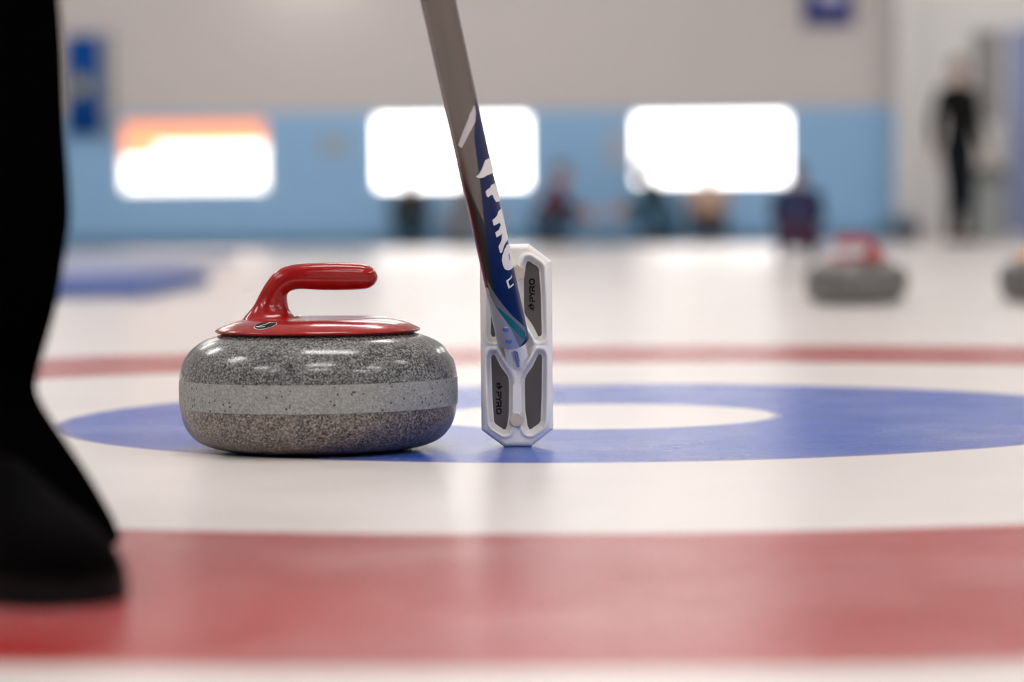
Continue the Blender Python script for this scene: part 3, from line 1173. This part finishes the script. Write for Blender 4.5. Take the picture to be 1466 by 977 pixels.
        if not J.get('own_legs'):
            acc = ([], [])
            limb(acc, [(pel + V3((0, 0, 0.02)), (0.168, 0.122)), (pel - V3((0, 0, 0.03)), (0.168, 0.124))], hips, 28)
            legs(acc, 0.016, 0.98)
            got['trousers'] = fuse(acc, 'trousers', voxel, 5)
            got['shoe'] = []
            for s in ('l', 'r'):
                a = V3(J['an_' + s]); t = V3(J['toe_' + s])
                dd = t - a; dd.z = 0; dd.normalize()
                acc = ([], [])
                lat = V3((-dd.y, dd.x, 0))
                limb(acc, [(V3((a.x, a.y, 0.042)) - dd * 0.045, (0.034, 0.034)), (V3((a.x, a.y, 0.044)) + dd * 0.05, (0.042, 0.038)), (V3((t.x, t.y, 0.036)) + dd * 0.03, (0.046, 0.030))], lat, 20)
                limb(acc, [(V3((a.x, a.y, 0.05)), 0.042), (a + V3((0, 0, 0.01)), 0.044)])
                acc = ([V3((v.x, v.y, max(v.z, 0.004))) for v in acc[0]], acc[1])
                got['shoe'].append(fuse(acc, 'shoe', 0.008, 3))
        # hair: a cap hugging the skull, fringe in front, longer at the nape
        acc = ([], [])
        blob(acc, hc_ + up * 0.036 - fwd * 0.012, fwd, side, up, 0.103, 0.084, 0.093, 28)
        acc2 = []
        for v in acc[0]:
            q = v - hc_
            f_, u_ = q.dot(fwd), q.dot(up)
            lim = 0.045 if f_ > 0.03 else (-0.035 if f_ < -0.03 else -0.035 + (f_ + 0.03) / 0.06 * 0.08)
            if u_ < lim:
                v = v + up * (lim - u_)
            acc2.append(v)
        got['hair'] = fuse((acc2, acc[1]), 'hair', 0.007, 2)
        if key: POSES[(key, sleeves)] = got

    def use(me, nm, mt):
        me = me.copy() if key else me
        me.materials.clear()
        return link(nm, me, mt, root)
    use(got['body'], 'body', M_skin)
    use(got['hair'], 'hair', cols['hair'])
    use(got['top'], 'top', cols['top'])
    if 'trousers' in got:
        use(got['trousers'], 'trousers', cols['trousers'])
        for q in got['shoe']: use(q, 'shoe', cols['shoe'])
    for q in (-1, 1):
        acc = ([], [])
        blob(acc, hc_ + fwd * 0.079 + side * 0.030 * q + up * 0.020, fwd, side, up, 0.009, 0.013, 0.008, 12)
        pyd('eye', acc[0], acc[1], M_eye, root)
    acc = ([], [])
    blob(acc, hc_ + fwd * 0.084 - up * 0.052, fwd, side, up, 0.008, 0.024, 0.007, 16)
    pyd('mouth', acc[0], acc[1], M_lip, root)
    return root


def standing(lean=0.0, stride=0.0, arms='down'):
    J = dict(pelvis=(0, 0, 0.94), spine=(0.01, 0, 1.12), chest=(0.01, 0, 1.32), neck=(0.0, 0, 1.48), head=(0.02, 0, 1.61),
             hip_l=(0, 0.09, 0.88), hip_r=(0, -0.09, 0.88), kn_l=(0.03 + stride * 0.6, 0.10, 0.50), kn_r=(0.03 - stride * 0.3, -0.10, 0.50),
             an_l=(stride, 0.10, 0.09), an_r=(-stride, -0.10, 0.09), toe_l=(stride + 0.11, 0.11, 0.036), toe_r=(-stride + 0.11, -0.11, 0.036),
             sh_l=(0, 0.18, 1.40), sh_r=(0, -0.18, 1.40), el_l=(0.0, 0.25, 1.13), el_r=(0.0, -0.25, 1.13), wr_l=(0.10, 0.25, 0.90), wr_r=(0.10, -0.25, 0.90))
    return J


def crouching(h=1.0):
    J = dict(pelvis=(-0.12, 0, 0.27), spine=(-0.04, 0, 0.42), chest=(0.05, 0, 0.55), neck=(0.09, 0, 0.66), head=(0.12, 0, 0.78),
             hip_l=(-0.10, 0.10, 0.27), hip_r=(-0.10, -0.10, 0.27), kn_l=(0.22, 0.17, 0.42), kn_r=(0.20, -0.17, 0.26),
             an_l=(0.04, 0.14, 0.09), an_r=(-0.14, -0.13, 0.09), toe_l=(0.15, 0.15, 0.036), toe_r=(-0.03, -0.13, 0.036),
             sh_l=(0.04, 0.17, 0.60), sh_r=(0.04, -0.17, 0.60), el_l=(0.16, 0.22, 0.42), el_r=(0.18, -0.21, 0.42), wr_l=(0.33, 0.14, 0.40), wr_r=(0.36, -0.10, 0.34))
    return J


def scaled(J, k):
    return {a: (tuple(c * k for c in b) if isinstance(b, tuple) else b) for a, b in J.items()}


# walker at right
Yw = 27.0
p = at(1372, 330, Yw)
w = empty('person', (p.x, Yw, 0), math.radians(-60))
J = standing(stride=0.06)
for s_k, q in (('l', 1), ('r', -1)):
    J['an_' + s_k] = (J['an_' + s_k][0], q * 0.055, 0.09); J['toe_' + s_k] = (J['toe_' + s_k][0], q * 0.065, 0.036); J['kn_' + s_k] = (J['kn_' + s_k][0], q * 0.075, 0.50)
J['el_r'] = (0.0, -0.29, 1.15); J['wr_r'] = (0.06, -0.34, 0.91)
make_person(w, J, dict(hair=M_hair, top=cloth('top_black', (0.004, 0.004, 0.004)), trousers=cloth('trousers_navy', (0.003, 0.006, 0.012)), shoe=M_shoeblack), 'long')
w.scale = (1.05, 1.0, 1.05)
tag(w, 'person in black long sleeved top and dark trousers walking by the pale wall', 'person')

crouchers = [
    (590, 29.0, 100, (0.03, 0.028, 0.03), (0.02, 0.05, 0.07), 'person crouching in dark clothes just left of the broom shaft', 0.86),
    (660, 28.6, 20, (0.20, 0.22, 0.24), (0.18, 0.20, 0.24), 'person in grey crouching partly behind the broom shaft', 0.95),
    (790, 28.9, 0, (0.10, 0.03, 0.05), (0.04, 0.07, 0.12), 'person in maroon top crouching by the blue wall right of the broom', 0.96),
    (942, 29.0, 180, (0.02, 0.05, 0.06), (0.06, 0.14, 0.22), 'person in dark teal crouching under the left end of the third window', 1.02),
    (1015, 28.8, 90, (0.52, 0.36, 0.28), (0.06, 0.05, 0.05), 'person in beige top and dark trousers crouching below the third window', 0.92),
    (1141, 15.8, 80, (0.03, 0.035, 0.09), (0.06, 0.03, 0.06), 'person in navy crouching on the ice left of the distant red handled stone', 0.62),
]
for i, (px, Y, rz, ct, cb, lab, kk) in enumerate(crouchers):
    p = at(px, 330, Y)
    r = empty('person', (p.x, Y, 0), math.radians(rz))
    make_person(r, crouching(), dict(hair=M_hair, top=cloth('top', ct), trousers=cloth('trousers', cb), shoe=M_shoeblack), 'long', 'crouch')
    r.scale = (kk, kk, kk)
    tag(r, lab, 'person')

# the curler close by at left, holding the broom
top_end = Bp + ax * (SL - 0.12)
grip2 = Bp + ax * (SL - 0.38)
A = Vector((-0.375, 1.86, 0))                # near foot
fp = empty('person', (A.x, A.y, 0))
tag(fp, 'person in black trousers and black shoes standing close at the left edge', 'person')
O = Vector((A.x, A.y, 0))
J = dict(pelvis=(-0.11, 0.06, 0.95), spine=(-0.10, 0.07, 1.13), chest=(-0.08, 0.08, 1.32), neck=(-0.05, 0.09, 1.47), head=(-0.02, 0.10, 1.60), face=(0.75, 0.3, -0.1),
         hip_l=(-0.13, 0.15, 0.88), hip_r=(-0.08, -0.02, 0.88), kn_l=(-0.17, 0.20, 0.50), kn_r=(-0.03, -0.01, 0.50),
         an_l=(-0.19, 0.20, 0.09), an_r=(0.0, 0.0, 0.085), toe_l=(-0.165, 0.185, 0.050), toe_r=(0.012, -0.03, 0.050),
         sh_l=(-0.10, 0.26, 1.39), sh_r=(-0.04, -0.10, 1.39), own_legs=True)
gl = tuple(grip2 - O); gr = tuple(top_end - O)
gl = Vector(gl) + Vector((-0.085, 0.03, 0.02)); gr = Vector(gr) + Vector((-0.085, -0.02, 0.01))
J['grip'] = {'l': (ax, RS, grip2 - O), 'r': (ax, RS, top_end - O)}
J['wr_l'] = tuple(gl); J['wr_r'] = tuple(gr)
J['el_l'] = tuple(lerp(J['sh_l'], gl, 0.5) + Vector((-0.08, 0.08, -0.12)))
J['el_r'] = tuple(lerp(J['sh_r'], gr, 0.5) + Vector((-0.10, -0.08, -0.12)))
make_person(fp, J, dict(hair=M_hair, top=M_clothblack, trousers=M_clothblack, shoe=M_shoeblack), voxel=0.008)
# trousers: two lofted legs with the photo's calf, ankle and flared hem, plus the seat
PROF = [(0.012, -0.262, 0.074), (0.030, -0.2835, 0.070), (0.048, -0.2870, 0.068), (0.064, -0.2965, 0.066), (0.080, -0.3067, 0.063), (0.0994, -0.3190, 0.060), (0.115, -0.3270, 0.058), (0.135, -0.3230, 0.060), (0.174, -0.3117, 0.066),
        (0.217, -0.3040, 0.071), (0.24, -0.3010, 0.073), (0.30, -0.3035, 0.074), (0.383, -0.306, 0.075), (0.50, -0.318, 0.078), (0.66, -0.330, 0.088), (0.80, -0.340, 0.098), (0.90, -0.350, 0.104)]
PROF = [(0.010, -0.2700, 0.076), (0.024, -0.2745, 0.073)] + [p_ for p_ in PROF if p_[0] > 0.04]
prof = catmull(PROF, 5)


def leg(ox, oy, shx, shy):
    v, f = [], []
    n = 40
    for (z, xr, rw_) in prof:
        t = min(1, max(0, z - 0.1) / 0.8)
        cx = xr - rw_ - A.x + ox + shx * t
        cy = oy + shy * t
        ry = rw_ * (1.12 if z > 0.12 else 1.35)
        for k in range(n):
            a = 2 * PI * k / n
            v.append((cx + rw_ * math.cos(a), cy + ry * math.sin(a), z))
    for i in range(len(prof) - 1):
        for k in range(n):
            f.append((i * n + k, i * n + (k + 1) % n, (i + 1) * n + (k + 1) % n, (i + 1) * n + k))
    f.append(tuple(range(n))); f.append(tuple((len(prof) - 1) * n + k for k in range(n)))
    return v, f


acc = ([], [])
limb(acc, [(Vector((-0.11, 0.06, 0.99)), (0.166, 0.122)), (Vector((-0.11, 0.06, 0.90)), (0.172, 0.128)), (Vector((-0.11, 0.06, 0.84)), (0.160, 0.115))], (0.1, 0.35, 0) and (0.3, 0.9, 0), 28)
for s_k in ('l', 'r'):
    H_, K_, A_ = Vector(J['hip_' + s_k]), Vector(J['kn_' + s_k]), Vector(J['an_' + s_k])
    limb(acc, [(H_, 0.108), (lerp(H_, K_, 0.45), 0.094), (K_, 0.070), (lerp(K_, A_, 0.30), 0.068), (lerp(K_, A_, 0.9), 0.050)])
tv, tf = merge(leg(0, 0, 0.0, 0.0), leg(-0.20, 0.20, 0.12, -0.06), acc)
link('trousers', fuse((tv, tf), 'trousers', 0.006, 3), M_clothblack, fp)


def shoe(cx, cy, dirv, root):
    d = Vector(dirv).normalized(); s = Vector((-d.y, d.x, 0))
    prof_ = [(-0.085, 0.022, 0.055), (-0.075, 0.034, 0.075), (-0.04, 0.038, 0.085), (0.0, 0.038, 0.088), (0.05, 0.040, 0.078), (0.10, 0.045, 0.064), (0.15, 0.047, 0.054), (0.185, 0.043, 0.048), (0.21, 0.030, 0.040), (0.222, 0.012, 0.030)]
    prof_ = catmull(prof_, 4)
    for nm, z0f, z1f, mt, g in (('shoe', 0.016, None, M_shoeblack, 1.0), ('sole', 0.001, 0.018, M_sole, 1.04)):
        v, f = [], []
        n = 28
        for (t, w_, hgt) in prof_:
            for k in range(n):
                a = 2 * PI * k / n
                ca, sa = math.cos(a), math.sin(a)
                if nm == 'shoe':
                    z = 0.016 + (hgt - 0.016) * max(0, sa) ** 0.75
                    ww = w_ * (1 - 0.25 * max(0, sa))
                else:
                    z = 0.018 if sa > 0 else 0.001
                    ww = w_ * g
                P = Vector((cx, cy, 0)) + d * t + s * (ww * math.copysign(abs(ca) ** 0.7, ca))
                v.append((P.x, P.y, z))
        for i in range(len(prof_) - 1):
            for k in range(n):
                f.append((i * n + k, i * n + (k + 1) % n, (i + 1) * n + (k + 1) % n, (i + 1) * n + k))
        f.append(tuple(range(n))); f.append(tuple((len(prof_) - 1) * n + k for k in range(n)))
        pyd(nm, v, f, mt, root, True, 45)


shoe(0.016, -0.036, (0.43, -0.90, 0), fp)
shoe(-0.19, 0.23, (0.8, -0.5, 0), fp)

# ------------------------------------------------------------------ things at the walls
Yn = Y1 - 0.06
M_bannerblue = cloth('banner_blue', (0.001, 0.065, 0.30))
M_bannerpale = cloth('banner_pale', (0.45, 0.50, 0.60))
M_banneryel = cloth('banner_yellow', (0.50, 0.45, 0.15))
a = at(92, 50, Yn); b = at(146, 194, Yn)
ban = empty('hanging_banner', (a.x, Yn, b.z))
W = b.x - a.x; H = a.z - b.z
n = 24
vs = [(W * i / n, 0.012 * math.sin(i * 0.9) + yy, z) for yy in (0.0, 0.004) for z in (0, H) for i in range(n + 1)]
m1 = n + 1
fs = []
for i in range(n):
    fs += [(i, i + 1, m1 + i + 1, m1 + i), (2 * m1 + i, 3 * m1 + i, 3 * m1 + i + 1, 2 * m1 + i + 1), (i, 2 * m1 + i, 2 * m1 + i + 1, i + 1), (m1 + i, m1 + i + 1, 3 * m1 + i + 1, 3 * m1 + i)]
fs += [(0, m1, 3 * m1, 2 * m1), (n, 2 * m1 + n, 3 * m1 + n, m1 + n)]
pyd('cloth', vs, fs, M_bannerblue, ban)
box('emblem', (W * 0.18, -0.024, H * 0.38), (W * 0.85, -0.016, H * 0.62), mat('emblem_grey', (0.04, 0.13, 0.30), 0.8), ban)
box('emblem', (W * 0.28, -0.030, H * 0.42), (W * 0.60, -0.025, H * 0.56), M_banneryel, ban)
tube('rod', [(-0.04, 0.0, H + 0.01), (W + 0.04, 0.0, H + 0.01)], 0.012, M_steel, ban)
tag(ban, 'vertical blue banner with small yellow emblem hanging on the wall at upper left', 'banner')
# shadow beside the banner, put in as a thin grey strip
a = at(148, 45, Yn); b = at(163, 200, Yn)
cbx = box('banner_shadow', (0, 0, 0), (b.x - a.x, 0.05, a.z - b.z), mat('banner_shadow_grey', (0.26, 0.29, 0.32), 0.6), None, 0.008)
cbx.location = (a.x, Y1 - 0.05, b.z)
S(cbx)

a = at(1150, -20, Yn); b = at(1222, 35, Yn)
sg = empty('wall_sign', (a.x, Yn, b.z))
W = b.x - a.x; H = a.z - b.z
box('board', (0, 0, 0), (W, 0.03, H), mat('sign_navy', (0.004, 0.016, 0.17), 0.5), sg, 0.01)
box('emblem', (W * 0.30, -0.008, H * 0.60), (W * 0.80, -0.001, H * 0.95), mat('sign_lilac', (0.52, 0.52, 0.70), 0.5), sg, 0.003)
tag(sg, 'navy blue sign with pale emblem on the upper wall, cut by the top edge', 'sign')

for (x0, y0, x1, y1, col, lab) in ((868, 187, 896, 238, (0.40, 0.46, 0.55), 'pale grey notice on the blue wall left of the third window'),
                                   (455, 192, 500, 222, (0.34, 0.42, 0.52), 'small pale notice on the blue wall between the first and second windows')):
    a = at(x0, y0, Yn); b = at(x1, y1, Yn)
    q = box('wall_notice', (0, 0, 0), (b.x - a.x, 0.01, a.z - b.z), mat('notice', col, 0.6), None, 0.002)
    q.location = (a.x, Y1 - 0.012, b.z)
    tag(q, lab, 'notice')

# tall lavender banner at the far right, and pale bin and trolley near the walker
a = at(1443, 40, 28.6); b = at(1500, 325, 28.6)
rb = empty('roll_up_banner', (a.x, 28.6, 0))
W = b.x - a.x
box('print', (0, -0.01, 0.06), (W, 0.01, a.z), mat('lavender_print', (0.24, 0.28, 0.46), 0.6), rb, 0.004)
box('foot', (0, -0.09, 0), (W, 0.09, 0.06), M_steel, rb, 0.01)
tag(rb, 'tall lavender blue roll-up banner at the right edge', 'banner')
p = at(1417, 300, 28.0)
bn = empty('waste_bin', (p.x, 28.0, 0))
pyd('tub', *lathe_data([(0.13, 0), (0.16, 0.02), (0.185, 0.55), (0.19, 0.62)], 40), mat('bin_grey', (0.34, 0.37, 0.38), 0.5), bn, True, 50)
pyd('lid', *lathe_data([(0.20, 0.62), (0.20, 0.66), (0.15, 0.76), (0.05, 0.80)], 40), mat('bin_lid', (0.14, 0.15, 0.14), 0.5), bn, True, 50)
tag(bn, 'round grey waste bin with dark lid behind the walking person', 'bin')
p = at(1416, 240, 28.9)
wp = empty('whiteboard', (p.x, 28.9, 0))
box('panel', (-0.13, -0.012, 0.66), (0.13, 0.012, 1.25), mat('board_white', (0.80, 0.80, 0.74), 0.4), wp, 0.004)
for sx in (-0.11, 0.11):
    tube('leg', [(sx, 0, 0), (sx, 0, 0.66)], 0.012, M_steel, wp)
tag(wp, 'small white board on thin legs right of the walking person', 'board')
# dark bag at the corner post
p = at(1293, 330, 28.2)
bm = bmesh.new(); bmesh.ops.create_uvsphere(bm, u_segments=24, v_segments=16, radius=1)
for v in bm.verts:
    v.co = Vector((v.co.x * 0.20, v.co.y * 0.14, 0.13 + max(-1, v.co.z) * 0.13 + 0.012 * math.sin(9 * v.co.x)))
me = bpy.data.meshes.new('bag'); bm.to_mesh(me); bm.free()
bg = empty('sports_bag', (p.x, 28.2, 0))
link('bag_body', me, cloth('bag_cloth', (0.09, 0.11, 0.15)), bg)
tube('strap', [(-0.10, 0, 0.22), (-0.06, 0, 0.31), (0.06, 0, 0.31), (0.10, 0, 0.22)], 0.012, M_black, bg)
tag(bg, 'dark slate sports bag on the floor at the corner post', 'bag')

# blue foam divider at left
Yd = 8.9
a = at(204, 418, Yd)
fd = box('foam_mat', (0, 0, 0), (2.6, 2.0, 0.052), None, None, 0.008)
M_foam = mat('foam_blue', (0.10, 0.16, 0.42), 0.7)
fd.data.materials.append(M_foam)
fd.location = (a.x - 2.6, Yd, 0)
tag(fd, 'low deep blue foam mat lying on the ice at left behind the rings', 'mat')
a2 = at(204, 380, 13.0)
fe = box('foam_mat', (0, 0, 0), (3.6, 6.5, 0.052), mat('foam_pale', (0.36, 0.40, 0.58), 0.7), None, 0.008)
fe.location = (a2.x - 3.6, 10.95, 0)
tag(fe, 'pale lavender foam mat on the ice at left, behind the deep blue mat', 'mat')

# spot lamps high on the back wall
for (px, py) in ((434, 822), (452, 822)):
    zz = (py - 325) / F_PX * 28.9 - 0.2
    xx = (px - 733) / F_PX * 28.9
    s_ = empty('spot_lamp', (xx, 29.0, zz))
    pyd('lamp_can', *lathe_data([(0.035, 0.20), (0.045, 0.19), (0.05, 0.01)], 24, True, False), M_house, s_, True, 50)
    e = pyd('bulb', *lathe_data([(0.010, -0.02), (0.040, -0.005), (0.046, 0.012), (0.02, 0.03)], 24), mat('bulb', (1, 1, 1), 0.5, emit=(1, 0.95, 0.9), estr=160), s_, True)
    tube('bracket', [(0, 0.0, 0.19), (0, 0.25, 0.24), (0, 0.49, 0.24)], 0.01, M_house, s_)
    tag(s_, 'small bright spot lamp on the back wall under the ceiling', 'lamp', 'spot lamps on the back wall')

# ------------------------------------------------------------------ world and view
wd = bpy.data.worlds.new('world')
sc.world = wd
wd.use_nodes = True
wd.node_tree.nodes['Background'].inputs[0].default_value = (0.9, 0.9, 1.0, 1)
wd.node_tree.nodes['Background'].inputs[1].default_value = 0.3
vs_ = sc.view_settings
vs_.view_transform = 'Standard'
vs_.look = 'None'
vs_.gamma = 1
vs_.exposure = 0.0
vs_.use_curve_mapping = False
